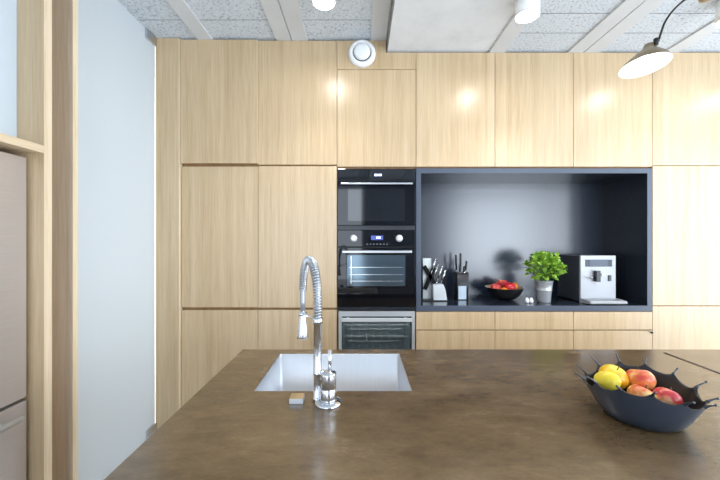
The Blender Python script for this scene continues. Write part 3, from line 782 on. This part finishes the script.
bx(nx(608.2, Y), nx(610.8, Y), Y - 0.008, Y - 0.0003, nzz(281, Y), nzz(275.2, Y), 0.001).build('switch', mat('dark_switch', (50, 54, 62), 0.3), cm)
B().lathe([(0.012, 0), (0.012, 0.010), (0.009, 0.012)], (nx(602, Y), Y - 0.0003, nzz(274.6, Y)), 'y', 18).build('knob', M['steel'], cm)
tr = B(); tr.prismx([(Y - 0.11, NZ + 0.010), (Y - 0.004, NZ), (Y + 0.02, NZ), (Y + 0.02, NZ + 0.028), (Y - 0.006, NZ + 0.036), (Y - 0.105, NZ + 0.030), (Y - 0.115, NZ + 0.022)], c0 + 0.004, c1 + 0.003)
tr = tr.build('drip_tray', mat('tray_silver', (176, 179, 184), 0.35, metal=0.2), cm)
b = B()
for i in range(9): b.box(c0 + 0.02 + i * 0.028, c0 + 0.030 + i * 0.028, Y - 0.09, Y - 0.02, NZ + 0.0352, NZ + 0.037)
b.build('grille', M['steel'], tr)

# ------------------------------------------------------------------ ceiling spots
def spot(label, x, y, ztop, zbot, r=0.068):
    t = thing('ceiling_spot', label, 'ceiling light', (x, y, zbot), 'white cylinder ceiling spots')
    B().lathe([(r - 0.006, ztop - zbot - 0.0125), (r, ztop - zbot - 0.0125), (r, 0.001), (r - 0.003, 0.0), (r - 0.005, 0.004), (r - 0.005, 0.02)], (x, y, zbot), 'z', 40, True, False).build('housing', M['lamp_white'], t)
    B().lathe([(r - 0.0052, 0.006), (0.001, 0.004)], (x, y, zbot), 'z', 40, False, True).build('lens', M['spot_glow'], t)
    l = bpy.data.lights.new('spot_light', 'SPOT'); l.energy = 26; l.spot_size = 1.9; l.spot_blend = 0.6; l.color = (1.0, 0.95, 0.88); l.shadow_soft_size = 0.05
    o = bpy.data.objects.new('spot_light', l); o.location = (0, 0, -0.012); o.parent = t; col.objects.link(o)
spot('white cylinder ceiling spot at the top edge, left of the concrete slab', -0.214, 2.017, ZL, 2.856)
spot('white cylinder ceiling spot in the middle, right of the concrete slab', 0.992, 2.017, ZR, 2.775)
spot('white ceiling spot at the far right photo edge', 2.205, 2.02, ZR, 2.752)
spot('white ceiling spot beyond the right photo edge, seen mirrored in the tall cabinet', 3.27, 2.02, ZR, 2.745)

# ------------------------------------------------------------------ pendant lamp
LX, LY, LZ, LR = 1.464, 1.75, 2.345, 0.108
pl = thing('pendant_lamp', 'brass cone lamp with glowing white inside on a bent black arm', 'lamp', (LX, LY, LZ))
R = Matrix.Rotation(-0.04, 4, 'Y') @ Matrix.Rotation(-0.12, 4, 'X') @ Matrix(((1, 0, 0.32, 0), (0, 1, 0, 0), (0, 0, 1, 0), (0, 0, 0, 1)))   # the cone leans off centre
b = B().m(M['brass'])
b.lathe([(LR, 0), (0.096, 0.024), (0.067, 0.055), (0.036, 0.086), (0.025, 0.098), (0.020, 0.118), (0.014, 0.120)], (LX, LY, LZ), 'z', 48, False, True, True, R)
b.m(M['lamp_white']).lathe([(LR, 0), (LR - 0.002, 0.0), (0.094, 0.022), (0.065, 0.053), (0.034, 0.083), (0.002, 0.087)], (LX, LY, LZ), 'z', 48, False, True, True, R)
b.build('lamp_shade', None, pl)
B().ball((LX, LY, LZ + 0.028), 0.026, 20, 14).build('bulb', M['bulb_glow'], pl)
top = Vector((LX, LY, LZ)) + R.to_3x3() @ Vector((0.038, 0, 0.118))
B().lathe([(0.011, -0.004), (0.011, 0.028), (0.007, 0.032)], top, 'z', 18).build('socket', M['black_metal'], pl)
def at(u, v, y): return Vector(((u - 360) * y / F, y, EYE + (240 - v) * y / F))
def bez(P, n):
    out = []
    for i in range(n + 1):
        t = i / n; Q = list(P)
        while len(Q) > 1: Q = [a.lerp(c, t) for a, c in zip(Q, Q[1:])]
        out.append(Q[0])
    return out
joint_p = at(707, -6, 1.75)
arm = [top + Vector((0.010, 0, 0.01)), at(664, 24, 1.75)] + bez([at(664, 24, 1.75), at(671, 10, 1.75), at(684, -2, 1.75), at(694, -8, 1.75), joint_p], 12)[1:]
b = B(); b.tube(arm, 0.0052, 10); b.build('arm', M['black_metal'], pl)
b = B(); b.lathe([(0.008, -0.030), (0.030, -0.026), (0.034, 0.0), (0.030, 0.022), (0.010, 0.030)], joint_p, 'z', 28).build('joint', M['brass'], pl)
b = B(); b.tube([joint_p + Vector((0, 0, 0.028)), Vector((joint_p.x, joint_p.y, ZR - 0.014))], 0.006, 10)
b.lathe([(0.05, 0.0), (0.05, -0.012), (0.02, -0.022)], (joint_p.x, joint_p.y, ZR - 0.0005), 'z', 32); b.build('stem', M['brass'], pl)
l = bpy.data.lights.new('bulb_light', 'POINT'); l.energy = 2.5; l.color = (1, 0.93, 0.82); l.shadow_soft_size = 0.03
o = bpy.data.objects.new('bulb_light', l); o.parent = pl; o.location = (0, 0, -0.01); col.objects.link(o)
